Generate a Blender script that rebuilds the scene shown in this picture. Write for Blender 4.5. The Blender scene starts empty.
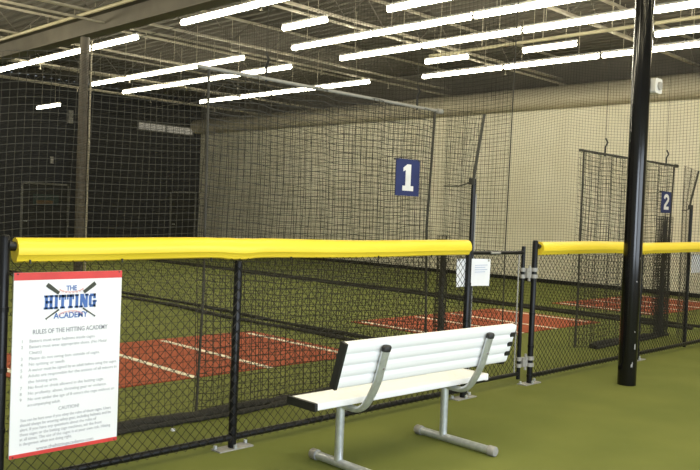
import bpy, math, random
import numpy as np
from mathutils import Matrix, Vector
random.seed(7)
rng = np.random.default_rng(7)
sc = bpy.context.scene
COL = sc.collection
PI = math.pi

# ------------------------------------------------------------------ materials
def nset(nt, t, **kw):
    n = nt.nodes.new(t)
    for k, v in kw.items():
        n.inputs[k].default_value = v
    return n

def mat(name, col, rough=0.6, metal=0.0, col2=None, scale=8.0, detail=4.0, bump=0.0, bscale=60.0, spec=0.5, stretch=None, lo=0.35, hi=0.65):
    m = bpy.data.materials.new(name); m.use_nodes = True
    nt = m.node_tree; b = nt.nodes['Principled BSDF']
    b.inputs['Base Color'].default_value = (*col, 1); b.inputs['Roughness'].default_value = rough
    b.inputs['Metallic'].default_value = metal; b.inputs['Specular IOR Level'].default_value = spec
    tc = nt.nodes.new('ShaderNodeTexCoord'); src = tc.outputs['Object']
    if stretch:
        mp = nt.nodes.new('ShaderNodeMapping'); mp.inputs['Scale'].default_value = stretch
        nt.links.new(src, mp.inputs['Vector']); src = mp.outputs['Vector']
    c2 = col2 if col2 else tuple(c * 0.86 for c in col)
    nz = nset(nt, 'ShaderNodeTexNoise', Scale=scale, Detail=detail)
    nt.links.new(src, nz.inputs['Vector'])
    rp = nt.nodes.new('ShaderNodeValToRGB')
    rp.color_ramp.elements[0].position = lo; rp.color_ramp.elements[1].position = hi
    rp.color_ramp.elements[0].color = (*c2, 1); rp.color_ramp.elements[1].color = (*col, 1)
    nt.links.new(nz.outputs['Fac'], rp.inputs['Fac']); nt.links.new(rp.outputs['Color'], b.inputs['Base Color'])
    if bump:
        n2 = nset(nt, 'ShaderNodeTexNoise', Scale=bscale, Detail=3.0)
        nt.links.new(src, n2.inputs['Vector'])
        bp = nset(nt, 'ShaderNodeBump', Strength=bump, Distance=0.01)
        nt.links.new(n2.outputs['Fac'], bp.inputs['Height']); nt.links.new(bp.outputs['Normal'], b.inputs['Normal'])
    return m

def emit(name, col, strength, base=(0.8, 0.8, 0.8)):
    m = bpy.data.materials.new(name); m.use_nodes = True
    b = m.node_tree.nodes['Principled BSDF']
    b.inputs['Base Color'].default_value = (*base, 1)
    b.inputs['Emission Color'].default_value = (*col, 1); b.inputs['Emission Strength'].default_value = strength
    return m

M = dict(
    turf=mat('green_turf', (0.180, 0.200, 0.050), 0.85, col2=(0.148, 0.172, 0.042), scale=1.3, detail=9, bump=0.6, bscale=220, spec=0.15),
    red=mat('red_turf', (0.42, 0.120, 0.065), 0.9, col2=(0.35, 0.095, 0.052), scale=3, detail=8, bump=0.5, bscale=220, spec=0.1),
    chalk=mat('white_line_turf', (0.90, 0.85, 0.69), 0.9, scale=14),
    black=mat('black_powder_coat', (0.006, 0.006, 0.007), 0.35, col2=(0.008, 0.008, 0.009), spec=0.25),
    vinyl=mat('black_vinyl_wire', (0.007, 0.007, 0.006), 0.5),
    pole=mat('glossy_black_paint', (0.004, 0.004, 0.005), 0.13, col2=(0.006, 0.006, 0.006), scale=5, spec=0.35),
    twine=mat('black_net_twine', (0.060, 0.057, 0.048), 0.8, spec=0.3),
    oldtwine=mat('faded_net_twine', (0.085, 0.081, 0.068), 0.85, spec=0.2),
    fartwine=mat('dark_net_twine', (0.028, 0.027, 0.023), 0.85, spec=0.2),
    hem=mat('bunched_net', (0.030, 0.028, 0.022), 0.9, scale=18, bump=1.0, bscale=50),
    yellow=mat('yellow_vinyl', (0.90, 0.68, 0.045), 0.38, col2=(0.85, 0.63, 0.035), scale=3, stretch=(0.6, 4, 4)),
    galv=mat('galvanised_steel', (0.68, 0.71, 0.74), 0.36, 0.7, col2=(0.56, 0.59, 0.62), scale=24, detail=6),
    cast=mat('dull_cast_metal', (0.40, 0.39, 0.37), 0.55, 0.3, col2=(0.31, 0.30, 0.285), scale=40),
    alu=mat('brushed_aluminium', (0.90, 0.90, 0.90), 0.45, 0.0, col2=(0.85, 0.85, 0.86), scale=4, stretch=(0.4, 30, 30)),
    plastic=mat('black_plastic', (0.012, 0.012, 0.012), 0.5),
    panel=mat('white_sign_board', (0.84, 0.85, 0.87), 0.45, col2=(0.80, 0.81, 0.83), scale=2),
    sred=mat('red_print', (0.66, 0.045, 0.04), 0.5),
    spink=mat('pink_seam_print', (0.80, 0.42, 0.40), 0.5),
    sblue=mat('blue_print', (0.055, 0.15, 0.46), 0.5),
    sgrey=mat('grey_print', (0.46, 0.46, 0.49), 0.6),
    sdark=mat('dark_grey_print', (0.30, 0.30, 0.34), 0.6),
    bat=mat('dark_bat_print', (0.045, 0.05, 0.035), 0.6),
    paper=mat('white_paper', (0.82, 0.83, 0.88), 0.8, col2=(0.80, 0.81, 0.86)),
    ink=mat('pale_blue_ink', (0.40, 0.46, 0.62), 0.8),
    navy=mat('navy_sign_cloth', (0.018, 0.030, 0.13), 0.75),
    white=mat('white_print', (0.82, 0.82, 0.82), 0.7),
    cream=mat('cream_wall_paint', (0.72, 0.685, 0.55), 0.8, col2=(0.64, 0.60, 0.46), scale=0.8, detail=6, bump=0.1, bscale=30),
    soffit=mat('beige_soffit', (0.50, 0.45, 0.335), 0.8, col2=(0.42, 0.375, 0.28), scale=0.9, stretch=(1, 0.3, 2)),
    dark=mat('navy_wall_paint', (0.022, 0.024, 0.031), 0.8, col2=(0.017, 0.019, 0.025), scale=0.8),
    grey=mat('grey_wall_paint', (0.55, 0.55, 0.54), 0.85),
    deck=mat('dark_roof_deck', (0.085, 0.076, 0.058), 0.75, col2=(0.068, 0.061, 0.047), scale=1.2),
    joist=mat('dusty_joist_paint', (0.44, 0.40, 0.31), 0.65, col2=(0.32, 0.29, 0.22), scale=5),
    girder=mat('dark_girder_paint', (0.135, 0.122, 0.098), 0.7, col2=(0.105, 0.095, 0.077), scale=2),
    colbrown=mat('brown_column_paint', (0.10, 0.085, 0.065), 0.6, col2=(0.075, 0.062, 0.05), scale=3),
    pipegrey=mat('dull_grey_pipe', (0.30, 0.29, 0.26), 0.6, scale=20),
    pipe=mat('yellowish_pipe_paint', (0.50, 0.45, 0.30), 0.5, scale=3),
    housing=mat('white_enamel', (0.75, 0.73, 0.68), 0.5),
    tube=emit('fluorescent_tube_glow', (1.0, 0.93, 0.72), 15.0),
    pane=emit('lit_strip_window', (1.0, 0.94, 0.78), 0.15, base=(0.3, 0.28, 0.22)),
    doorframe=mat('grey_door_frame', (0.17, 0.17, 0.155), 0.6),
    doordark=mat('dark_door', (0.012, 0.013, 0.013), 0.6),
    orange=mat('orange_print', (0.12, 0.075, 0.035), 0.7),
    green2=mat('green_print', (0.03, 0.05, 0.045), 0.7),
)

# ------------------------------------------------------------------ mesh builder
ORG = {}
def put(o, kw):
    for k, v in kw.items():
        if v: o[k] = v
    return o

class MB:
    def __init__(s): s.v = []; s.f = []; s.n = 0
    def add(s, vs, fs):
        vs = np.asarray(vs, float).reshape(-1, 3)
        s.v.append(vs); n = s.n
        s.f.extend([tuple(i + n for i in f) for f in fs]); s.n += len(vs); return s
    def box(s, a, b, R=None):
        x0, y0, z0 = a; x1, y1, z1 = b
        v = np.array([(x0,y0,z0),(x1,y0,z0),(x1,y1,z0),(x0,y1,z0),(x0,y0,z1),(x1,y0,z1),(x1,y1,z1),(x0,y1,z1)], float)
        if R is not None: v = R(v)
        return s.add(v, [(0,3,2,1),(4,5,6,7),(0,1,5,4),(1,2,6,5),(2,3,7,6),(3,0,4,7)])
    def tube(s, path, r, n=10, caps=True, rads=None):
        P = np.asarray(path, float); m = len(P)
        T = np.gradient(P, axis=0); T /= np.linalg.norm(T, axis=1)[:, None] + 1e-12
        ref = np.array([0, 0, 1.0]) if abs(T[0][2]) < 0.9 else np.array([0, 1.0, 0])
        vs = []
        a = np.arange(n) * 2 * PI / n
        for i in range(m):
            e1 = np.cross(ref, T[i]); 
            if np.linalg.norm(e1) < 1e-3: e1 = np.cross([1.0, 0, 0], T[i])
            e1 /= np.linalg.norm(e1); e2 = np.cross(T[i], e1)
            rr = r if rads is None else rads[i]
            vs.append(P[i] + rr * (np.cos(a)[:, None] * e1 + np.sin(a)[:, None] * e2))
        fs = [(i*n+j, i*n+(j+1) % n, (i+1)*n+(j+1) % n, (i+1)*n+j) for i in range(m-1) for j in range(n)]
        if caps: fs += [tuple(range(n))[::-1], tuple((m-1)*n + j for j in range(n))]
        return s.add(np.concatenate(vs), fs)
    def prism(s, prof, axis_fn, t0, t1):
        """prof: list of 2-D points (counter-clockwise); axis_fn(p, t) -> 3-D point"""
        n = len(prof)
        v = [axis_fn(p, t0) for p in prof] + [axis_fn(p, t1) for p in prof]
        return s.add(v, [(i, (i+1) % n, n+(i+1) % n, n+i) for i in range(n)] + [tuple(range(n))[::-1], tuple(range(n, 2*n))])
    def strands(s, pts, e1, e2, r):
        pts = np.asarray(pts, float); n, m, _ = pts.shape
        e1 = np.asarray(e1, float); e2 = np.asarray(e2, float)
        offs = np.array([math.cos(t)*e1 + math.sin(t)*e2 for t in (0.3, 0.3+2*PI/3, 0.3+4*PI/3)]) * r
        v = (pts[:, :, None, :] + offs[None, None]).reshape(-1, 3)
        fs = []
        for i in range(n):
            for j in range(m-1):
                b = (i*m+j)*3
                fs += [(b, b+1, b+4, b+3), (b+1, b+2, b+5, b+4), (b+2, b, b+3, b+5)]
        return s.add(v, fs)
    def build(s, name, m, parent=None, org=None, smooth=False, **props):
        v = np.concatenate(s.v)
        if parent is not None and parent.name in ORG: o3 = ORG[parent.name]
        elif org is not None: o3 = np.array(org, float)
        else: o3 = np.array([v[:, 0].mean(), v[:, 1].mean(), v[:, 2].min()])
        me = bpy.data.meshes.new(name); me.from_pydata((v - o3).tolist(), [], s.f); me.update()
        me.materials.append(m)
        if smooth:
            me.polygons.foreach_set('use_smooth', [True] * len(me.polygons))
            me.set_sharp_from_angle(angle=math.radians(40))
        o = bpy.data.objects.new(name, me); COL.objects.link(o)
        if parent is not None: o.parent = parent
        else: o.location = o3
        ORG[o.name] = o3
        return put(o, props)

def thing(name, label, cat, loc, group=None, rz=0.0, local=False):
    o = bpy.data.objects.new(name, None); COL.objects.link(o)
    o.empty_display_size = 0.1
    o.location = loc; o.rotation_euler = (0, 0, rz)
    ORG[o.name] = np.zeros(3) if local else np.array(loc, float)
    return put(o, dict(label=label, category=cat, group=group))

def copy_thing(root, delta, label, group=None):
    def rec(o, par):
        c = o.copy(); COL.objects.link(c)
        if par is not None: c.parent = par
        for ch in [x for x in bpy.data.objects if x.parent == o]: rec(ch, c)
        return c
    r = rec(root, None); r.location = Vector(root.location) + Vector(delta); r['label'] = label
    if group: r['group'] = group
    return r

def struct(name, mb, m, **kw):
    return mb.build(name, m, kind='structure', **kw)

def text_mesh(mb, s, size, xf, bold=0.0, align='LEFT', spacing=1.0, width=None, thick=0.0006):
    cu = bpy.data.curves.new('t', 'FONT'); cu.body = s; cu.size = size; cu.offset = bold
    cu.align_x = align; cu.extrude = thick; cu.space_character = spacing; cu.resolution_u = 3
    ob = bpy.data.objects.new('t', cu); COL.objects.link(ob)
    dg = bpy.context.evaluated_depsgraph_get(); dg.update()
    me = bpy.data.meshes.new_from_object(ob.evaluated_get(dg))
    v = np.array([tuple(p.co) for p in me.vertices]); fs = [tuple(p.vertices) for p in me.polygons]
    if width and len(v):
        w = v[:, 0].max() - v[:, 0].min(); c = v[:, 0].min() if align == 'LEFT' else 0.0
        v[:, 0] = (v[:, 0] - c) * width / w + c
    mb.add([xf(p) for p in v], fs)
    bpy.data.objects.remove(ob); bpy.data.curves.remove(cu); bpy.data.meshes.remove(me)

# ------------------------------------------------------------------ setting
XL, XR, Y0, YB, ZC = -4.0, 20.3, -4.0, 29.5, 6.35
struct('floor', MB().box((XL, Y0, -0.10), (XR, YB, 0.0)), M['turf'])
struct('wall_right', MB().box((XR, Y0, 0), (XR+0.2, YB, ZC)), M['cream'])
struct('wall_back', MB().box((XL, YB, 0), (XR+0.2, YB+0.2, ZC)), M['dark'])
struct('wall_left', MB().box((XL-0.2, Y0, 0), (XL, YB, ZC)), M['grey'])
wf = MB()
for a, b in (((XL, 0), (XR, 0.9)), ((XL, 3.2), (XR, ZC)), ((XL, 0.9), (-2.5, 3.2)), ((3.5, 0.9), (5.0, 3.2)), ((11.0, 0.9), (XR, 3.2))):
    wf.box((a[0], Y0-0.2, a[1]), (b[0], Y0, b[1]))
struct('wall_front', wf, M['grey'])
# corrugated roof deck, ribs along Y
ck = MB(); xs = []; per = 0.30
x = XL
prof = []
while x < XR:
    prof += [(x, 0.0), (x+0.10, 0.0), (x+0.13, 0.06), (x+0.27, 0.06)]; x += per
prof.append((XR+0.2, 0.0))
vv = [(px, Y0, ZC+pz) for px, pz in prof] + [(px, YB+0.2, ZC+pz) for px, pz in prof]
n = len(prof)
ck.add(vv, [(i, i+n, i+1+n, i+1) for i in range(n-1)])
struct('ceiling', ck, M['deck'])
# beige soffit along the top of the cream wall
sp = [(XR, 4.93), (XR-0.30, 4.93), (XR-0.46, 4.98), (XR-0.54, 5.10), (XR-0.54, 5.34), (XR-0.46, 5.46), (XR-0.30, 5.52), (XR, 5.52)]
so = MB().prism(sp, lambda p, t: (p[0], t, p[1]), Y0, YB)
struct('trim_1', so, M['soffit'], smooth=True)
struct('trim_2', MB().box((XR-0.05, Y0, 5.52), (XR, YB, ZC)), M['deck'])
struct('baseboard_right', MB().box((XR-0.025, Y0, 0), (XR, YB, 0.11)), M['black'])
# far doors and strip window in the dark back wall
def far_door(k, xa, xb, h):
    fr = MB(); t = 0.07; yy = YB
    fr.box((xa, yy-0.06, 0), (xa+t, yy, h)).box((xb-t, yy-0.06, 0), (xb, yy, h)).box((xa, yy-0.06, h-t), (xb, yy, h))
    d = struct(f'door_{k}', fr, M['doorframe'])
    MB().box((xa+t, yy-0.03, 0.01), (xb-t, yy-0.005, h-t)).build('door_leaf', M['doordark'], d, label='dark door leaf')
    MB().box((xa+t+0.05, yy-0.075, 1.0), (xa+t+0.17, yy-0.03, 1.04)).build('door_handle', M['galv'], d)
far_door(1, 12.53, 14.37, 2.45)
far_door(2, 18.84, 20.14, 2.43)
wi = MB()
for a, b in (((17.19, 4.80), (19.88, 4.85)), ((17.19, 5.12), (19.88, 5.17)), ((17.19, 4.85), (17.24, 5.12)), ((19.83, 4.85), (19.88, 5.12)), ((18.5, 4.85), (18.54, 5.12))):
    wi.box((a[0], YB-0.06, a[1]), (b[0], YB, b[1]))
wn = struct('window_1', wi, M['doorframe'])
MB().box((17.24, YB-0.03, 4.85), (19.83, YB-0.01, 5.12)).build('window_pane', M['pane'], wn)

# far small objects on the dark wall
ps = MB().box((12.98, YB-0.055, 1.62), (13.95, YB-0.035, 2.02)).build('wall_poster', M['green2'], label='dim green and orange poster on the door in the dark back wall', category='poster')
MB().box((13.10, YB-0.062, 1.66), (13.75, YB-0.055, 1.80)).build('printed_band', M['orange'], ps, label='orange band')
MB().tube([(13.62, YB-0.10, 3.18), (13.62, YB-0.10, 3.44)], 0.07, 10, rads=None).build('wall_sounder', M['cast'], smooth=True, label='small pale box high on the dark wall above the double door frame', category='alarm')
MB().box((14.22, YB-0.14, 4.75), (14.40, YB, 5.25)).build('wall_vent', M['cast'], label='small grey upright vent high on the dark back wall beside the column', category='vent')

# ------------------------------------------------------------------ turf mats with batter's boxes
def mat_thing(x0, label):
    t = thing('turf_mat', label, 'mat', (x0+2.0, 7.95, 0), 'red turf home plate mats')
    MB().box((x0, 6.85, 0.0), (x0+3.95, 9.08, 0.012)).build('turf_pad', M['red'], t)
    for k, (a, ya, yb) in enumerate(((0.08, 6.95, 8.95), (1.42, 6.82, 8.95), (2.38, 6.80, 8.95), (3.72, 7.0, 8.9))):
        MB().box((x0+a, ya, 0.012), (x0+a+0.075, yb, 0.017)).build('painted_line', M['chalk'], t, label='white line')
    return t
m1 = mat_thing(3.27, 'red turf mat with white lines nearest the rules sign')
copy_thing(m1, (5.97, 0, 0), 'red turf mat with white lines seen past the bench and the gate')
copy_thing(m1, (12.05, 0, 0), 'red turf mat with white lines farthest off, near the cream wall')

# ------------------------------------------------------------------ chain link fence
FY = 4.66
def chain_fabric(xa, xb, za, zb, y):
    a = 0.0185; h = 0.0375
    n = int((xb-xa)/(2*a)); K = int((zb-za)/h)
    ks = np.arange(K+1); P = np.zeros((n, K+1, 3))
    for i in range(n):
        sgn = np.where((ks + i) % 2 == 0, 1.0, -1.0)
        P[i, :, 0] = xa + a + i*2*a + sgn*a*1.02
        P[i, :, 1] = y + sgn*0.0022
        P[i, :, 2] = za + ks*(zb-za)/K
    return MB().strands(P, (1, 0, 0), (0, 1, 0), 0.0031)

def post(par, x, y, top, r=0.030, plate=True):
    o = MB().tube([(x, y, 0.012), (x, y, top-0.015), (x, y, top)], r, 14, rads=[r, r, r*0.8]).build('post', M['black'], par, smooth=True)
    if plate:
        MB().box((x-0.14, y-0.048, 0), (x+0.16, y+0.060, 0.010)).build('base_plate', M['cast'], o, label='galvanised base plate')
        for dx, dy in ((-0.125, 0.03), (0.145, 0.03), (0.0, -0.04)):
            MB().tube([(x+dx, y+dy-0.0, 0.012), (x+dx, y+dy, 0.035)], 0.014, 8).build('bolt', M['galv'], o)
    return o

def cap_mesh(xa, xb, zc, sag_pts):
    n = 18; L = int((xb-xa)/0.06); path = []; 
    prof = []
    for k in range(n):
        t = k*2*PI/n
        rr = 1.0 - 0.16*math.exp(-((t-PI*1.22)/0.16)**2)
        prof.append((0.058*rr*math.cos(t), 0.073*rr*math.sin(t)))
    vs = []
    for i in range(L+1):
        x = xa + (xb-xa)*i/L
        dz = 0.006*math.sin(x*2.3) + sum(-0.010*math.exp(-((x-p)/0.15)**2) for p in sag_pts)
        w = 1 + 0.03*math.sin(x*5.1+1)
        vs += [(x, FY + p[0]*w, zc + dz + p[1]*(1 + (0.07 if any(abs(x-q) < 0.12 for q in sag_pts) else 0))) for p in prof]
    fs = [(i*n+j, (i+1)*n+j, (i+1)*n+(j+1) % n, i*n+(j+1) % n) for i in range(L) for j in range(n)]
    mb = MB().add(vs, fs)
    mb.f += [tuple(range(n)), tuple(L*n+j for j in range(n))[::-1]]
    return mb

def fence(label, xa, xb, posts, ends, cap0, cap1, ties):
    t = thing('chain_link_fence', label, 'fence', ((xa+xb)/2, FY, 0), 'yellow capped chain link fences')
    for x in posts: post(t, x, FY, 1.36 if x not in ends else 1.525)
    MB().tube([(xa, FY, 0.085), (xb, FY, 0.085)], 0.024, 10).build('bottom_rail', M['black'], t, smooth=True)
    MB().tube([(cap0-0.03, FY, 1.455), (cap1+0.02, FY, 1.455)], 0.022, 10).build('top_rail', M['black'], t, smooth=True)
    chain_fabric(xa+0.03, xb-0.03, 0.06, 1.376, FY-0.034).build('chain_link_mesh', M['vinyl'], t, label='black diamond chain link mesh')
    cp = cap_mesh(cap0, cap1, 1.445, [p for p in posts if p not in ends]).build('safety_cap', M['yellow'], t, smooth=True, label='yellow vinyl safety cap')
    for x in ties:
        MB().box((x-0.004, FY-0.044, 1.362), (x+0.004, FY-0.034, 1.385)).build('cable_tie', M['plastic'], cp)
    for x in ends:
        s = 1 if x < (xa+xb)/2 else -1
        for z in (0.085, 0.40, 0.75, 1.10):
            MB().tube([(x, FY, z-0.014), (x, FY, z+0.014)], 0.034, 14).build('tension_band', M['black'], t, smooth=True)
        MB().tube([(x+s*0.02, FY-0.005, 1.47), (x+s*0.075, FY-0.012, 1.462)], 0.024, 10, rads=[0.030, 0.020]).build('rail_end_fitting', M['plastic'], t, smooth=True)
    return t
fence('black chain link fence with yellow cap carrying the rules sign, behind the bench', 1.895, 6.31, [1.895, 3.566, 6.31], [1.895, 6.31], 1.955, 6.275,
      [2.03, 2.62, 3.30, 4.03, 5.0, 5.7])
fence('black chain link fence with yellow cap running behind the tall black column', 7.472, 13.2, [7.472, 9.98, 12.95], [7.472], 7.55, 13.2, [8.1, 9.2, 11.1, 12.2])

# gate between the two fences
g = thing('fence_gate', 'narrow black chain link gate hung between the two yellow capped fences', 'gate', (6.85, 4.70, 0))
GY = 4.70
fr = MB()
for x in (6.40, 7.315): fr.tube([(x, GY, 0.06), (x, GY, 1.46)], 0.022, 10)
for z in (0.12, 1.395): fr.tube([(6.40, GY, z), (7.315, GY, z)], 0.020, 10)
fr.build('gate_frame', M['black'], g, smooth=True)
chain_fabric(6.43, 7.29, 0.12, 1.42, GY).build('chain_link_mesh', M['vinyl'], g)
MB().tube([(7.235, GY, 0.12), (7.235, GY, 1.40)], 0.008, 8).build('tension_bar', M['cast'], g)
for z in (1.18, 0.24):
    hg = MB()
    for x, r in ((7.315, 0.030), (7.472, 0.040)):
        yy = GY if x < 7.4 else FY
        hg.tube([(x, yy, z-0.055), (x, yy, z-0.015)], r, 12).tube([(x, yy, z+0.015), (x, yy, z+0.055)], r, 12)
    hg.box((7.345, GY-0.035, z-0.05), (7.435, GY-0.005, z+0.05))
    hg.tube([(7.395, GY-0.03, z-0.085), (7.395, GY-0.03, z+0.085)], 0.014, 8)
    hg.build('hinge', M['cast'], g, smooth=True, label='galvanised hinge')
MB().tube([(6.70, GY-0.02, 1.395), (6.86, GY-0.02, 1.395)], 0.012, 8).build('label_strip', M['cast'], g)

# paper notices on the gates
def notice(name, label, x0, y, w):
    t = thing(name, label, 'notice', (x0+w/2, y, 1.07), 'paper notices by the gates')
    n = 8; vs = []; fs = []
    for j in range(n+1):
        v = j/n
        for i in range(n+1):
            u = i/n
            vs.append((x0 + w*u, y + 0.006*math.sin(3*u+2*v), 1.075 + 0.265*v + 0.010*math.sin(2.2*u) - 0.015*u))
    fs = [(j*(n+1)+i, j*(n+1)+i+1, (j+1)*(n+1)+i+1, (j+1)*(n+1)+i) for j in range(n) for i in range(n)]
    sh = MB().add(vs, fs).build('paper_sheet', M['paper'], t)
    ln = MB()
    for k in range(4):
        ln.box((x0+w*0.52, y-0.010, 1.275-0.022*k), (x0+w*(0.90-0.07*(k % 2)), y-0.008, 1.280-0.022*k))
    ln.build('print', M['ink'], t)
    for u in (0.06, 0.94):
        MB().box((x0+w*u-0.012, y-0.008, 1.325-0.015*u), (x0+w*u+0.012, y+0.009, 1.345-0.015*u)).build('clip', M['cast'], t)
    return t
notice('paper_notice', 'white paper notice hung on the gate behind the fence end post', 6.150, 4.672, 0.53)
notice('paper_notice', 'white paper notice behind the fence right of the tall black column', 11.68, 4.705, 0.53)

# ------------------------------------------------------------------ rules sign
SX0, SX1, SZ0, SZ1, SY = 1.922, 2.598, 0.246, 1.314, 4.580
SW = SX1-SX0
sg = thing('rules_sign', 'white rules sign with red bands and bat logo tied to the fence', 'sign', ((SX0+SX1)/2, SY, SZ0))
MB().box((SX0, SY, SZ0), (SX1, SY+0.008, SZ1)).build('sign_board', M['panel'], sg, label='white board')
MB().box((SX0, SY-0.002, SZ1-0.044), (SX1, SY, SZ1)).build('top_band', M['sred'], sg, label='red band')
MB().box((SX0, SY-0.002, SZ0), (SX1, SY, SZ0+0.022)).build('bottom_band', M['sred'], sg, label='red band')
def S(u, v, d=0.0022):          # u 0..1 across, v metres down from the top of the board
    return (SX0 + SW*u, SY - d, SZ1 - v)
def txt(mb, s, size, u, v, align='LEFT', bold=0.0, width=None):
    text_mesh(mb, s, size, lambda p: (SX0+SW*u+p[0], SY-0.0014-p[2], SZ1-v+p[1]), bold=bold, align=align, width=width)
head = MB()
txt(head, 'RULES OF THE HITTING ACADEMY', 0.038, 0.52, 0.358, 'CENTER', 0.0004, 0.47)
head.build('rules_heading', M['sdark'], sg, label='grey heading')
body = MB()
rules = [('1', 'Batters must wear helmets inside cages.'), ('2', 'Batters must wear appropriate shoes. (No Metal'), ('', 'Cleats)'),
         ('3', 'Please do not swing bats outside of cages.'), ('4', 'No spitting or seeds.'), ('5', 'A waiver must be signed by an adult before using the cages.'),
         ('6', 'Adults are responsible for the actions of all minors in'), ('', 'the hitting area.'), ('7', 'No food or drink allowed in the batting cage.'),
         ('8', 'No profanity, abuse, throwing gear or violence.'), ('9', 'No one under the age of 8 enters the cage without an'), ('', 'accompanying adult.')]
for k, (nn, s) in enumerate(rules):
    v = 0.405 + 0.0338*k
    if nn: txt(body, nn, 0.026, 0.075, v)
    txt(body, s, 0.026, 0.145, v, width=min(0.56, 0.0105*len(s)))
txt(body, 'CAUTION!', 0.030, 0.52, 0.822, 'CENTER', 0.0004, 0.13)
para = ['You can be hurt even if you obey the rules of these cages. Users', 'should always be wearing safety gear, including helmets and be', 'alert. If you have any questions about the rules of',
        'these cages or the batting cage machines, ask the front', 'at all times. The use of the cages is at your own risk. Hitting', 'is dangerous when not doing right.']
for k, s in enumerate(para):
    txt(body, s, 0.026, 0.085, 0.862 + 0.0275*k, width=min(0.57, 0.0093*len(s)))
txt(body, 'www.thehittingacademy.com', 0.030, 0.50, 1.040, 'CENTER', 0.0003, 0.36)
body.build('rules_lettering', M['sgrey'], sg, label='grey lettering')
# logo: slab letters HITTING between THE and ACADEMY, crossed bats and seams
blue = MB()
def bxs(x0, x1, z0, z1): blue.box((x0, SY-0.0030, z0), (x1, SY, z1))
cx = SX0 + SW*0.512; LH = 0.082; zb = SZ1-0.218; q = 0.017
def zoff(x): return zb + 0.12*(x-cx)*0.0
cur = cx-0.168
for ch, w in zip('HITTING', (0.058, 0.026, 0.046, 0.046, 0.026, 0.058, 0.054)):
    x = cur; z = zb
    if ch == 'H':
        for xs_ in (x+0.006, x+w-0.006-q): bxs(xs_, xs_+q, z, z+LH); bxs(xs_-0.006, xs_+q+0.006, z, z+0.012); bxs(xs_-0.006, xs_+q+0.006, z+LH-0.012, z+LH)
        bxs(x+0.01, x+w-0.01, z+0.034, z+0.050)
    elif ch == 'I':
        bxs(x+0.005, x+0.005+q, z, z+LH); bxs(x, x+w-0.002, z, z+0.012); bxs(x, x+w-0.002, z+LH-0.012, z+LH)
    elif ch == 'T':
        c = x+w/2; bxs(c-q/2, c+q/2, z, z+LH); bxs(x, x+w-0.002, z+LH-0.016, z+LH); bxs(c-0.015, c+0.015, z, z+0.012)
        bxs(x, x+0.009, z+LH-0.030, z+LH); bxs(x+w-0.011, x+w-0.002, z+LH-0.030, z+LH)
    elif ch == 'N':
        for xs_ in (x+0.005, x+w-0.005-q*0.8): bxs(xs_, xs_+q*0.8, z, z+LH); bxs(xs_-0.005, xs_+q*0.8+0.005, z if xs_ < x+0.02 else z+LH-0.012, z+0.012 if xs_ < x+0.02 else z+LH)
        blue.prism([(x+0.004, z+LH), (x+0.026, z+LH), (x+w-0.006, z), (x+w-0.026, z)][::-1], lambda p, t: (p[0], t, p[1]), SY-0.0032, SY)
    else:
        bxs(x, x+q, z+0.010, z+LH-0.010); bxs(x+0.006, x+w-0.010, z, z+0.016); bxs(x+0.006, x+w-0.012, z+LH-0.016, z+LH)
        bxs(x+w-0.010-q, x+w-0.010, z, z+0.040); bxs(x+w*0.45, x+w-0.004, z+0.030, z+0.042); bxs(x+w-0.012-q*0.8, x+w-0.010, z+LH-0.030, z+LH)
    cur += w + 0.0035
blue.build('logo_wordmark', M['sblue'], sg, label='blue slab lettering')
for s_, size_, v_, w_ in (('THE', 0.042, 0.112, 0.066), ('ACADEMY', 0.048, 0.275, 0.215)):
    sm = MB(); txt(sm, s_, size_, 0.512, v_, 'CENTER', 0.001, w_)
    sm.build('logo_small_lettering', M['sblue'], sg, label='blue small lettering')
for sgn, zc in ((1, SZ1-0.172), (-1, SZ1-0.182)):
    pts = [(cx + 0.085*math.sin(t), SY-0.0015, zc + sgn*(0.052 - 0.03*(1-math.cos(t))*-1*0 - 0.020*(t/1.1)**2*-1)) for t in np.linspace(-1.1, 1.1, 17)]
    seam = MB().tube(pts, 0.0022, 6)
    for p in pts[1::2]:
        seam.tube([(p[0]-0.006, p[1], p[2]-0.010), (p[0], p[1], p[2]), (p[0]+0.006, p[1], p[2]-0.010)], 0.0018, 5)
    seam.build('logo_ball_seam', M['spink'], sg, label='pink ball seam')
for s_ in (-1, 1):
    for pts, rads in (([(0.152, 0.072), (0.138, 0.083), (0.078, 0.126)], [0.012, 0.013, 0.010]), ([(0.075, 0.222), (0.148, 0.270), (0.155, 0.275)], [0.005, 0.0035, 0.007])):
        bt = MB().tube([(cx + s_*p, SY-0.002, SZ1-v) for p, v in pts], 0.01, 8, rads=rads)
        bt.v = [np.column_stack([v[:, 0], SY - 0.0026 + (v[:, 1]-SY+0.002)*0.03, v[:, 2]]) for v in bt.v]   # printed flat on the board
        bt.build('logo_bat', M['bat'], sg, label='dark crossed bat')
for u, v in ((0.03, 0.008), (0.97, 0.008), (0.03, 1.06), (0.97, 1.06)):
    p = S(u, v)
    MB().tube([(p[0], SY-0.004, p[2]), (p[0], SY+0.017, p[2])], 0.005, 6).build('zip_tie', M['plastic'], sg)

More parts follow.
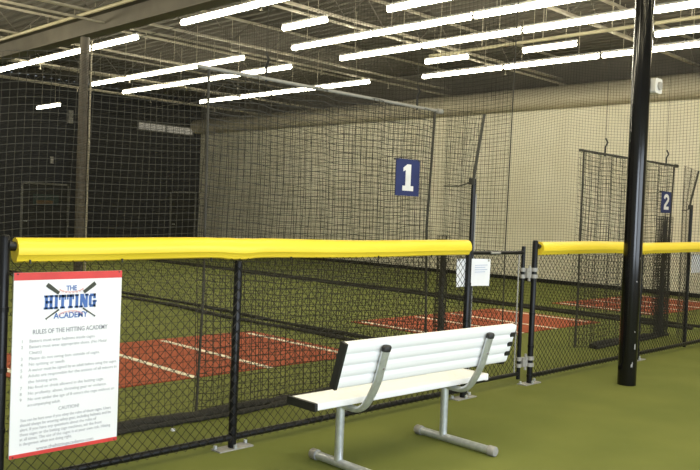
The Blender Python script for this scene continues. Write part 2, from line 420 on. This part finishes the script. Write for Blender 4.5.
# ------------------------------------------------------------------ bench
b = thing('bench', 'white aluminium bench with backrest on galvanised legs before the fence', 'bench', (4.410, 3.714, 0), rz=-0.026, local=True)
HL = 0.895; ZB = 0.020
def rounded(y0, z0, y1, z1, r, k=4):
    out = []
    for cxx, czz, a0 in ((y1-r, z0+r, -PI/2), (y1-r, z1-r, 0), (y0+r, z1-r, PI/2), (y0+r, z0+r, PI)):
        for i in range(k+1):
            t = a0 + (PI/2)*i/k; out.append((cxx + r*math.cos(t), czz + r*math.sin(t)))
    return out
X3 = lambda p, t: (t, p[0], p[1])
seat = MB().prism(rounded(0.0, 0.442+ZB, 0.274, 0.487+ZB, 0.007), X3, -HL+0.010, HL-0.010)
for k in range(9):
    y = 0.022 + 0.0288*k
    seat.box((-HL+0.012, y-0.0035, 0.4868+ZB), (HL-0.012, y+0.0035, 0.4885+ZB))
seat.build('seat', M['alu'], b, smooth=True, label='white ribbed seat plank')
for s_ in (-1, 1):
    MB().prism(rounded(-0.003, 0.438+ZB, 0.277, 0.4905+ZB, 0.007), X3, s_*HL - 0.012, s_*HL + 0.012).build('seat_end_cap', M['plastic'] if s_ < 0 else M['alu'], b, smooth=True, label='black end cap' if s_ < 0 else None)
# backrest in its own leaning frame: w up along the plank, d towards the rear
A = np.array([-0.172, 0.612+ZB]); B = np.array([-0.258, 0.904+ZB]); up_ = (B-A)/np.linalg.norm(B-A); nn_ = np.array([-up_[1], up_[0]])
HB = np.linalg.norm(B-A)
def BW(d, w):  # d: metres towards the rear (camera side) from the rear face
    q_ = A + up_*w + nn_*d
    return (q_[0], q_[1])
def rect(d0, d1, w0, w1): return [BW(d0, w0), BW(d1, w0), BW(d1, w1), BW(d0, w1)]
bk = MB().prism(rect(-0.045, -0.030, 0, HB), X3, -HL+0.005, HL-0.002)
gap = 0.010; nb = 4; hb = (HB - gap*(nb-1))/nb
for k in range(nb):
    w0 = k*(hb+gap)
    bk.prism([BW(-0.031, w0), BW(-0.007, w0), BW(-0.002, w0+0.008), BW(0, w0+0.022), BW(0, w0+hb-0.022), BW(-0.002, w0+hb-0.008), BW(-0.007, w0+hb), BW(-0.031, w0+hb)], X3, -HL+0.005, HL)
    if k < nb-1: bk.prism(rect(-0.031, -0.0075, w0+hb-0.001, w0+hb+gap+0.001), X3, -HL+0.005, HL-0.045)
bk.build('backrest', M['alu'], b, smooth=True, label='white backrest plank')
MB().prism(rect(-0.049, 0.003, -0.003, HB+0.003), X3, -HL-0.010, -HL+0.012).build('backrest_end_cap', M['plastic'], b, label='black end cap')
ec = MB().prism(rect(-0.049, -0.031, 0.0, HB), X3, HL-0.002, HL+0.008)
for k in range(nb-1):
    w0 = (k+1)*hb + k*gap
    ec.prism(rect(-0.032, 0.004, w0-0.012, w0+gap+0.014), X3, HL-0.045, HL+0.010)
ec.build('backrest_end_cap', M['plastic'], b, label='black toothed end cap')
for s_ in (-1, 1):
    x = s_*0.55
    MB().tube([(x, 0.138, 0.050), (x, 0.138, 0.436+ZB)], 0.030, 16).build('leg', M['galv'], b, smooth=True)
    pth = [(0.20, 0.418), (0.09, 0.414), (0.02, 0.408), (-0.040, 0.413), (-0.098, 0.450), (-0.150, 0.530)]
    pth += [BW(0.023, 0.02), BW(0.023, 0.12), BW(0.023, 0.255)]
    pth = pth[:6] + [(p[0], p[1]-ZB) for p in pth[6:]]
    # smooth the corner by Chaikin
    P = np.array(pth)
    for _ in range(2):
        Q = [P[0]]
        for i in range(len(P)-1): Q += [0.75*P[i]+0.25*P[i+1], 0.25*P[i]+0.75*P[i+1]]
        P = np.array(Q + [P[-1]])
    P[:, 1] += ZB
    T = np.gradient(P, axis=0); T /= np.linalg.norm(T, axis=1)[:, None]; na = 16
    vs = [(x + 0.035*math.cos(a), p[0] - t2[1]*0.021*math.sin(a), p[1] + t2[0]*0.021*math.sin(a)) for p, t2 in zip(P, T) for a in np.arange(na)*2*PI/na]
    fs = [(i*na+k, i*na+(k+1) % na, (i+1)*na+(k+1) % na, (i+1)*na+k) for i in range(len(P)-1) for k in range(na)]
    fs += [tuple(range(na))[::-1], tuple((len(P)-1)*na+k for k in range(na))]
    sup = MB().add(vs, fs).build('back_support', M['galv'], b, smooth=True, label='bent galvanised tube')
    t_ = (P[-1]-P[-2])/np.linalg.norm(P[-1]-P[-2])
    cpv = MB().tube([(x, *(P[-1]-t_*0.012)), (x, *(P[-1]+t_*0.014)), (x, *(P[-1]+t_*0.022))], 0.034, 16, rads=[0.039, 0.039, 0.030])
    nv = np.array([0, -t_[1], t_[0]]); c0 = np.array([x, *P[-1]])
    cpv.v = [v - np.outer((v-c0) @ nv * 0.36, nv) for v in cpv.v]
    cpv.build('tube_cap', M['plastic'], sup, smooth=True, label='black cap')
    qb = BW(0.045, 0.125)
    MB().tube([(x, qb[0], qb[1]), (x, qb[0]-0.008, qb[1]-0.002)], 0.008, 8).build('bolt', M['cast'], sup)
    sk = MB().tube([(x, 0.405, 0.036), (x, -0.345, 0.036)], 0.030, 14).build('foot_rail', M['galv'], b, smooth=True)
    for ya, yb in ((0.412, 0.352), (-0.360, -0.300)):
        MB().tube([(x, ya, 0.037), (x, (ya*0.9+yb*0.1), 0.037), (x, yb, 0.037)], 0.037, 14, rads=[0.033, 0.037, 0.037]).build('foot_cap', M['cast'], sk, smooth=True, label='dull grey cap')

# ------------------------------------------------------------------ columns
c1x, c1y = 8.365, 4.005
col1 = thing('steel_column', 'tall glossy black round column standing right of the bench before the fence', 'column', (c1x, c1y, 0), 'round steel columns')
MB().tube([(c1x, c1y, 0), (c1x, c1y, 2.6), (c1x, c1y, 5.30)], 0.098, 32).build('shaft', M['pole'], col1, smooth=True)
MB().box((c1x-0.16, c1y-0.16, 5.285), (c1x+0.16, c1y+0.16, 5.30)).build('cap_plate', M['girder'], col1)
for az, z, w, h in ((-1.95, 0.42, 0.014, 0.055), (-2.25, 0.215, 0.018, 0.030), (-2.18, 0.235, 0.008, 0.04), (-2.05, 0.58, 0.010, 0.012), (-2.1, 1.12, 0.012, 0.012), (-1.75, 1.37, 0.010, 0.014)):
    vs = []
    for j in range(2):
        for i in range(5):
            a = az + (i/4-0.5)*w/0.098
            vs.append((c1x + 0.0990*math.cos(a), c1y + 0.0990*math.sin(a), z + h*(j-0.5) + 0.006*((i*7) % 3)))
    MB().add(vs, [(i, i+1, i+6, i+5) for i in range(4)]).build('paint_chip', M['cast'], col1, label='pale scuff')
col2 = thing('steel_column', 'slim dark column far back behind the nets under the roof girder', 'column', (8.33, 16.55, 0), 'round steel columns')
MB().tube([(8.33, 16.55, 0), (8.33, 16.55, 5.30)], 0.098, 24).build('shaft', M['colbrown'], col2, smooth=True)
MB().tube([(8.46, 16.50, 0.0), (8.46, 16.50, 5.25)], 0.022, 8).build('conduit', M['joist'], col2, smooth=True)
# device clamped to the near column
d = thing('wall_camera', 'small white device fixed high on the side of the tall black column', 'camera', (8.50, 3.93, 3.20))
dm = MB().prism(rounded(0.0, 3.155, 0.17, 3.315, 0.03), lambda p, t: (8.440+p[0], t, p[1]), 3.88, 3.97)
dm.build('device_body', M['housing'], d, smooth=True)
MB().tube([(8.535, 3.88, 3.235), (8.535, 3.862, 3.235)], 0.045, 16).build('lens', M['cast'], d, smooth=True)
MB().box((8.44, 3.93, 3.20), (8.47, 3.96, 3.27)).build('bracket', M['cast'], d)

# ------------------------------------------------------------------ roof steel
gd = MB()
gd.box((8.17, 1.0, 5.30), (8.49, YB, 5.325)).box((8.17, 1.0, 5.695), (8.49, YB, 5.72)).box((8.32, 1.0, 5.32), (8.34, YB, 5.70))
gt = thing('roof_girder', 'long dark roof girder carried by the two columns', 'girder', (8.33, 15, 5.30))
gd.build('girder_beam', M['girder'], gt)
MB().tube([(8.10, 1.0, 5.70), (8.10, YB, 5.70)], 0.038, 8).build('conduit', M['pipe'], gt, smooth=True, label='pale pipe along the top edge')
JY = [8.25, 12.05, 15.95, 19.6, 23.25, 26.9]
jw = ['nearest the camera side, above the tall black column', 'second from the front, above the red mats', 'third from the front, over the far column',
      'third from the back wall', 'second from the dark back wall', 'closest to the dark back wall']
for y, w in zip(JY, jw):
    t = thing('roof_joist', 'pale open web roof joist ' + w, 'joist', (8.3, y, 5.72), 'open web roof joists')
    for nm, z in (('bottom_chord', 5.745), ('top_chord', 6.31)):
        MB().box((XL, y-0.045, z-0.022), (XR, y+0.045, z+0.022)).build(nm, M['joist'], t)
    web = MB(); n = 40; xs_ = np.linspace(XL+0.2, XR-0.2, n+1)
    for i in range(n):
        za, zb_ = (5.75, 6.31) if i % 2 == 0 else (6.31, 5.75)
        web.tube([(xs_[i], y, za), (xs_[i+1], y, zb_)], 0.013, 5)
    web.build('web_bars', M['girder'], t)
# sprinkler pipes under the joists, along X
for y, z, w in ((11.75, 5.52, 'ahead of the second joist'), (15.7, 5.50, 'near the far column'), (20.9, 5.35, 'deep in the hall'), (24.05, 5.35, 'before the dark back wall')):
    t = thing('sprinkler_pipe', 'thin sprinkler pipe crossing below the roof ' + w, 'pipe', (12, y, z), 'sprinkler pipes')
    MB().tube([(XL, y, z), (XR, y, z)], 0.028, 8).build('pipe_run', M['joist'], t, smooth=True)
    for x in np.arange(9.3, 20, 2.6):
        h = MB().tube([(x, y, z-0.14), (x, y, z)], 0.012, 6)
        h.tube([(x, y, z-0.14), (x, y, z-0.155)], 0.03, 8)
        h.build('sprinkler_head', M['joist'], t)
t = thing('gas_pipe', 'yellowish pipe running lengthwise below the lights beside the column top', 'pipe', (14.4, 10, 5.42))
MB().tube([(14.3, 1.0, 5.42), (14.42, 12.0, 5.42)], 0.035, 8).build('pipe_run', M['pipe'], t, smooth=True)
for y in (4.5, 6.0, 7.5, 9.0, 10.5):
    MB().tube([(14.36, y, 5.42), (14.36, y, 6.3)], 0.010, 5).build('hanger_rod', M['joist'], t)

# ------------------------------------------------------------------ fluorescent strip lights
LZ = 5.33
def strip_light(x, ya, L, label, z=LZ):
    t = thing('strip_light', label, 'ceiling light', (x, ya+L/2, z), 'fluorescent strip lights')
    MB().prism([(-0.040, 0.055), (0.040, 0.055), (0.030, 0.095), (-0.030, 0.095)], lambda p, u: (x+p[0], u, z+p[1]), ya, ya+L).build('housing', M['housing'], t)
    prof = [(0.056*math.cos(a), 0.048*math.sin(a)) for a in np.linspace(0, 2*PI, 13)[:-1]]
    MB().prism(prof, lambda p, u: (x+p[0], u, z+p[1]), ya+0.03, ya+L-0.03).build('tube', M['tube'], t, smooth=True, label='glowing tube')
    for f in (0.2, 0.8):
        hr = MB().tube([(x, ya+L*f, z+0.08), (x, ya+L*f, 6.36)], 0.007, 5)
        hr.build('hanger_rod', M['joist'], t)
    return t
ORD = ['first', 'second', 'third', 'fourth', 'fifth', 'sixth']
LP = {}
def row(x, y0, n, L, what, gap=0.06):
    for k in range(n):
        lab = f'{ORD[k]} strip light from near end, {what}' if n > 1 else what
        if L not in LP:
            LP[L] = strip_light(0.0, 0.0, L, lab); o = LP[L]; o.location = (x, y0+L/2, LZ)
        else:
            src = LP[L]
            copy_thing(src, Vector((x, y0+k*(L+gap)+L/2, LZ)) - Vector(src.location), lab)
            continue
row(9.06, 15.66, 3, 2.38, 'leftmost row crossing the far column')
row(8.90, 8.9, 2, 2.38, 'row cut by photo top left of centre')
row(11.83, 15.55, 3, 2.44, 'upper of two rows beside the far column')
row(13.23, 15.45, 3, 2.68, 'lower of two rows beside the far column')
row(15.90, 15.3, 3, 2.60, 'lowest far row above the number one net')
row(11.765, 6.4, 3, 2.40, 'uppermost long row at upper right')
row(13.19, 3.8, 4, 2.42, 'middle long row behind the near column')
row(16.10, 3.7, 4, 2.43, 'lowest long row close to the cream wall')
row(10.38, 11.15, 1, 1.26, 'short single strip light at top centre left of the long rows')
row(14.75, 8.45, 1, 1.27, 'short single strip light between the middle and lowest long rows')
row(14.60, 11.03, 1, 1.24, 'short strip light at the near side of the lowest long row')
row(14.87, 4.5, 1, 2.40, 'strip light right of the near column between two long rows')
row(10.50, 7.3, 1, 2.44, 'strip light cut by the top edge of the photo at centre')
strip_light(12.35, 26.2, 1.7, 'tiny distant strip light before the dark back wall', 5.0)
bpy.data.objects

# ------------------------------------------------------------------ nets
def net_sheet(mb, P, nu, nv, su, sv, r, e_norm, e_along):
    """P(u, v) vectorised; nu/nv = number of vertical/level strands; su/sv samples along them"""
    u = np.linspace(0, 1, nu+1); v = np.linspace(0, 1, nv+1)
    vs = np.linspace(0, 1, sv+1); us = np.linspace(0, 1, su+1)
    U, V = np.meshgrid(u, vs, indexing='ij'); mb.strands(P(U, V), e_along, e_norm, r)
    V, U = np.meshgrid(v, us, indexing='ij'); mb.strands(P(U, V), e_norm, (0, 0, 1), r)

def lumpy(path, r, n=9, amp=0.35):
    P = np.array(path, float)
    rads = [r*(1 + amp*(rng.random()-0.5)*2) for _ in P]
    return MB().tube(P, r, n, rads=rads)

def divider(label, x0, y0, y1, ztop):
    t = thing('divider_net', label, 'net', (x0, (y0+y1)/2, 0), 'lengthwise divider nets')
    L = y1-y0
    def P(U, V):
        y = y0 + L*U
        fr_ = np.mod((y-8.25)/3.75, 1.0); sag = 0.26*4*fr_*(1-fr_)
        z = 0.03 + V*(ztop - 0.03) - sag*V**1.3
        x = x0 + 0.10*np.sin(y*1.3)*(1-V)*V*2 + 0.05*np.sin(y*3.1+2*V) * (1-V) - 0.25*np.clip(0.15-V, 0, 1)/0.15
        return np.stack([x, y, z], -1)
    mb = MB(); net_sheet(mb, P, int(L/0.06), int(ztop/0.055), int(L/0.30), 10, 0.0024, (1, 0, 0), (0, 1, 0))
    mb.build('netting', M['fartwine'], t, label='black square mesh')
    ys = np.arange(y0, y1, 0.35)
    lumpy([(x0-0.33+0.05*math.sin(y*1.7), y, 0.028) for y in ys], 0.026).build('bottom_hem', M['hem'], t, smooth=True)
    lumpy([(x0+0.05+0.06*math.sin(y*1.1+1), y, 0.028) for y in ys], 0.026).build('bottom_hem', M['hem'], t, smooth=True)
    MB().tube([(x0+0.06, y0, 0.03), (x0+0.04, y0, 1.4), (x0+0.09, y0, ztop)], 0.0075, 6).build('edge_rope', M['twine'], t, smooth=True)
    MB().tube([(x0, y, ztop - 0.0) for y in np.arange(y0, y1, 0.5)], 0.008, 5).build('top_cable', M['twine'], t)
    return t
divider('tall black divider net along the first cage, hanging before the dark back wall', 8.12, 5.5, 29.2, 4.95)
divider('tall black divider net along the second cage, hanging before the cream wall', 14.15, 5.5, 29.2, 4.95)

def cage_front(label, xa, xb, ztop, hem_a, gx0, gx1, gz, pm, wing=None):
    t = thing('cage_front_net', label, 'net', ((xa+xb)/2, 5.5, 0), 'front nets of the batting cages')
    W = xb-xa
    for k, (dy, ph) in enumerate(((0.0, 0.0), (0.16, 1.7))):
        def P(U, V, dy=dy, ph=ph):
            x = xa + W*U + 0.020*np.sin(9*V+4*U+ph)
            y = 5.5 + dy*(0.3+0.7*np.sin(PI*U)) + 0.035*np.sin(x*7.0+ph+V) * (1-0.6*V) + 0.02*np.sin(x*17+ph)
            z = 0.04 + V*(ztop-0.05) - 0.06*np.sin(PI*U)*V*(1-V)*4 + 0.012*np.sin(x*9+ph)
            return np.stack([x, y, z], -1)
        mb = MB(); net_sheet(mb, P, int(W/(0.062 if k == 0 else 0.095)), int(ztop/(0.056 if k == 0 else 0.085)), int(W/0.06), 24, 0.0033 if k == 0 else 0.0028, (0, 1, 0), (1, 0, 0))
        mb.build('netting', M['twine'], t, label='black square mesh')
    if wing:
        x0_ = wing; W2 = xa - x0_
        def Q(U, V):
            x = x0_ + W2*U
            d_ = np.clip(x0_ + 0.85 - x, 0, 1)
            z = 0.04 + V*(ztop-0.06) - 0.30*d_**2*V - 0.05*np.sin(PI*U)*V
            return np.stack([x + 0.015*np.sin(7*V+3*U), 5.52 + 0.05*np.sin(x*5+V*2)*V, z], -1)
        mb = MB(); net_sheet(mb, Q, int(W2/0.058), int(ztop/0.056), 26, 20, 0.0019, (0, 1, 0), (1, 0, 0))
        mb.build('loose_netting', M['oldtwine'], t, label='loose faded netting')
    # gathered folds at the near end
    def G(U, V):
        x = gx0 + (gx1-gx0)*U; y = 5.5 + 0.06*np.sin(U*40) - 0.05
        return np.stack([x + 0.015*np.sin(V*9+U*6), y, 0.03 + gz*V], -1)
    mb = MB(); net_sheet(mb, G, int((gx1-gx0)/0.010), int(gz/0.04), int((gx1-gx0)/0.008), 10, 0.0034, (0, 1, 0), (1, 0, 0))
    mb.build('gathered_netting', M['twine'], t, label='gathered dark netting')
    zs = np.arange(0.02, gz, 0.09)
    lumpy([((gx0+gx1)/2 + 0.012*math.sin(z*5), 5.44, z) for z in zs], 0.030, 9, 0.25).build('net_bundle', M['twine'], t, smooth=True, label='twisted dark net bundle')
    xs_ = np.arange(hem_a, xb+0.05, 0.12)
    lumpy([(x, 5.5+0.02*math.sin(x*6), 0.036) for x in xs_], 0.038, 10, 0.25).build('bottom_hem', M['hem'], t, smooth=True)
    lumpy([(x, 5.43+0.02*math.sin(x*4+1), 0.020) for x in xs_], 0.022, 8, 0.4).build('bottom_hem', M['hem'], t, smooth=True)
    MB().tube([(xa+0.0, 5.5, 0.05), (xa+0.03, 5.5, 1.0), (xa+0.01, 5.5, ztop)], 0.012, 6).build('edge_rope', M['twine'], t, smooth=True)
    MB().tube([(xb+0.02, 5.5, 0.05), (xb-0.06, 5.5, 1.6), (xb, 5.5, ztop)], 0.013, 6).build('edge_rope', M['twine'], t, smooth=True)
    MB().tube([(xa-0.1, 5.5, ztop), (xb+0.05, 5.5, ztop)], 0.016, 10).build('top_pipe', pm, t, smooth=True)
    MB().tube([(xb+0.03, 5.5, ztop), (xb+0.11, 5.5, ztop)], 0.028, 10).build('pipe_end_cap', pm, t, smooth=True)
    for x in (xa+0.6, xb-0.30):
        MB().tube([(x, 5.5, ztop-0.03), (x, 5.5, ztop+0.10), (x, 5.47, ztop+0.16), (x, 5.5, ztop+0.22)], 0.012, 6).build('hook', M['plastic'], t)
        MB().tube([(x, 5.5, ztop+0.2), (x, 5.5, 4.3)], 0.0035, 5).build('suspension_cord', M['twine'], t)
    return t
cage_front('black front net of the near cage, bearing the number one sign', 3.83, 6.74, 2.86, 2.35, 6.84, 6.98, 1.5, M['pipegrey'], 1.9)
cage_front('black front net of the second cage, partly behind the tall black column', 9.90, 12.78, 2.70, 10.32, 12.22, 12.62, 1.85, M['twine'])

def entry_net(label, c0, c1t, c1m, c1b, zt):
    """net panel closing the gap between a cage's front corner and a pole by the fence"""
    t = thing('entry_net', label, 'net', c1b, 'entry nets beside the gates')
    a = np.array(c0)
    def edge(V):
        z = V*c1t[2]
        zz = np.array([0, c1m[2], c1t[2]])
        return np.stack([np.interp(z, zz, [c1b[0], c1m[0], c1t[0]]), np.interp(z, zz, [c1b[1], c1m[1], c1t[1]]), z], -1)
    def P(U, V):
        e = edge(V); s = np.stack([a[0] + 0*V, a[1] + 0*V, V*zt], -1)
        out = s*(1-U[..., None]) + e*U[..., None]
        out[..., 0] += 0.03*np.sin(U*12+V*3)*U*(1-U)*4
        return out
    mb = MB(); net_sheet(mb, P, 16, int(zt/0.055), 12, 20, 0.0024, (1, 0, 0), (0, 1, 0))
    mb.build('netting', M['twine'], t, label='black square mesh')
    V = np.linspace(0.0, 1, 30); mb = MB().tube(edge(V)[V*c1t[2] > c1m[2]-0.05], 0.014, 6).build('edge_rope', M['twine'], t, smooth=True)
    MB().tube([c1b, (c1b[0], c1b[1], c1m[2])], 0.024, 10).build('pole', M['black'], t, smooth=True, label='black pole')
    MB().tube([(c1b[0]+0.045, c1b[1], 0), (c1b[0]+0.045, c1b[1], c1m[2]-0.15)], 0.008, 8).build('pole', M['cast'], t, smooth=True, label='slim pale pole')
    MB().tube([(a[0], a[1], c1m[2]-0.06), ((a[0]+c1b[0])/2, (a[1]+c1b[1])/2, c1m[2]-0.07), (c1b[0], c1b[1], c1m[2]-0.03)], 0.007, 6).build('tie_rope', M['twine'], t, smooth=True)
    MB().tube([(c1b[0]-0.03, c1b[1], c1m[2]-0.06), (c1b[0]-0.03, c1b[1], c1m[2])], 0.03, 8).build('knot', M['hem'], t, smooth=True)
    return t
entry_net('black net panel tied to the pole behind the gate of the near cage', (6.74, 5.34, 0), (6.60, 4.76, 2.76), (6.47, 4.76, 2.12), (6.50, 4.78, 0), 2.86)
entry_net('black net panel tied to the pole at the far right behind the second fence', (12.78, 5.34, 0), (11.95, 4.78, 2.55), (11.70, 4.78, 2.05), (11.75, 4.78, 0), 2.70)

# number signs hung on the nets
def number_sign(ch, label, x0, x1, z0, z1):
    t = thing('number_sign', label, 'sign', ((x0+x1)/2, 5.44, z0), 'navy number signs')
    y = 5.43; W = x1-x0; H = z1-z0
    MB().box((x0, y, z0), (x1, y+0.006, z1)).build('sign_cloth', M['navy'], t)
    mb = MB()
    f = lambda p, u: (x0 + W*p[0], u, z0 + H*p[1])
    if ch == '1':
        mb.prism([(0.40, 0.27), (0.62, 0.27), (0.62, 0.86), (0.46, 0.86), (0.30, 0.76), (0.30, 0.66), (0.40, 0.70)], f, y-0.003, y)
        mb.prism([(0.28, 0.14), (0.74, 0.14), (0.74, 0.275), (0.28, 0.275)], f, y-0.003, y)
    else:
        pts = []
        arc = [(0.5 + 0.20*math.cos(a), 0.66 + 0.15*math.sin(a)) for a in np.linspace(PI*0.95, -0.6, 12)]
        cl = arc + [(0.33, 0.30)]
        for i in range(len(cl)-1):
            a_, b_ = np.array(cl[i]), np.array(cl[i+1]); dd = (b_-a_)/np.linalg.norm(b_-a_); nn2 = np.array([-dd[1], dd[0]])*0.075
            mb.prism([tuple(a_-nn2-dd*0.02), tuple(b_-nn2+dd*0.02), tuple(b_+nn2+dd*0.02), tuple(a_+nn2-dd*0.02)], f, y-0.003 - 0.00002*i, y)
        mb.prism([(0.27, 0.15), (0.76, 0.15), (0.76, 0.30), (0.27, 0.30)], f, y-0.0034, y)
    mb.build('numeral', M['white'], t, label='white numeral')
    for u in (0.05, 0.95):
        MB().box((x0+W*u-0.008, y-0.004, z1-0.016), (x0+W*u+0.008, y+0.05, z1)).build('tie', M['plastic'], t)
number_sign('1', 'navy sign with white numeral one hanging on the near cage net', 6.080, 6.445, 1.932, 2.305)
number_sign('2', 'navy sign with white numeral two hanging on the net right of the column', 12.22, 12.56, 1.94, 2.27)

MB().box((3.476, 5.293, 0), (3.500, 5.317, 0.018)).build('paper_scrap', M['paper'], label='tiny white scrap lying on the turf by the net hem', category='scrap')

# ------------------------------------------------------------------ light from the room
def area(name, loc, rot, sx, sy, power, col):
    l = bpy.data.lights.new(name, 'AREA'); l.shape = 'RECTANGLE'; l.size = sx; l.size_y = sy; l.energy = power; l.color = col
    o = bpy.data.objects.new(name, l); COL.objects.link(o); o.location = loc; o.rotation_euler = rot
    return o
# storefront daylight behind the camera
area('storefront_daylight', (0.5, Y0+0.02, 2.05), (PI/2, 0, 0), 6.0, 2.3, 330, (0.80, 0.89, 1.0))
area('storefront_daylight', (8.0, Y0+0.02, 2.05), (PI/2, 0, 0), 6.0, 2.3, 200, (0.80, 0.89, 1.0))
# strip light rows outside the view: each lamp shines down and, less, up
for x, y in ((1.0, 2.0), (4.0, 1.0), (6.5, 2.0), (10.5, 1.5), (13.5, 0.5), (17.0, 1.0)):
    area('unseen_row_lamp', (x, y, 5.3), (0, 0, 0), 0.12, 4.9, 62, (1.0, 0.88, 0.56))
    area('unseen_row_lamp', (x, y, 5.4), (PI, 0, 0), 0.12, 4.9, 40, (1.0, 0.91, 0.66))
for x, y in ((2.0, 7.0), (3.0, 10.5), (4.5, 14.0), (5.5, 18.0), (6.0, 24.0)):  # unseen point lamps added to brighten the girder's side, standing in for strips
    l = bpy.data.lights.new('unseen_row_lamp', 'POINT'); l.energy = 150; l.color = (1.0, 0.91, 0.66); l.shadow_soft_size = 0.25
    o = bpy.data.objects.new('unseen_row_lamp', l); COL.objects.link(o); o.location = (x, y, 5.2)

w = bpy.data.worlds.new('world'); sc.world = w; w.use_nodes = True
bg = w.node_tree.nodes['Background']; bg.inputs[0].default_value = (0.8, 0.9, 1.0, 1); bg.inputs[1].default_value = 0.3

# ------------------------------------------------------------------ camera
F = 800*math.exp(.01465094); yaw, pit, rol = -0.78832353, -0.02517969, 0.0396581
f = Vector((-math.sin(yaw)*math.cos(pit), math.cos(yaw)*math.cos(pit), math.sin(pit)))
r0 = Vector((math.cos(yaw), math.sin(yaw), 0)); u0 = r0.cross(f)
r2 = r0*math.cos(rol) + u0*math.sin(rol); u2 = -r0*math.sin(rol) + u0*math.cos(rol)
cam = bpy.data.cameras.new('camera'); co = bpy.data.objects.new('camera', cam); COL.objects.link(co)
R = Matrix((r2, u2, -f)).transposed().to_4x4()
co.matrix_world = Matrix.Translation((0, 0, 1.72)) @ R
cam.sensor_fit = 'HORIZONTAL'; cam.sensor_width = 36; cam.lens = 36*F/700; cam.clip_end = 200; cam.clip_start = 0.05
sc.camera = co
sc.view_settings.view_transform = 'Standard'; sc.view_settings.look = 'None'; sc.view_settings.gamma = 1
sc.view_settings.use_curve_mapping = False
sc.view_settings.exposure = 0.75
sc.cycles.use_denoising = True
sc.cycles.max_bounces = 6
sc.cycles.sample_clamp_indirect = 6.0
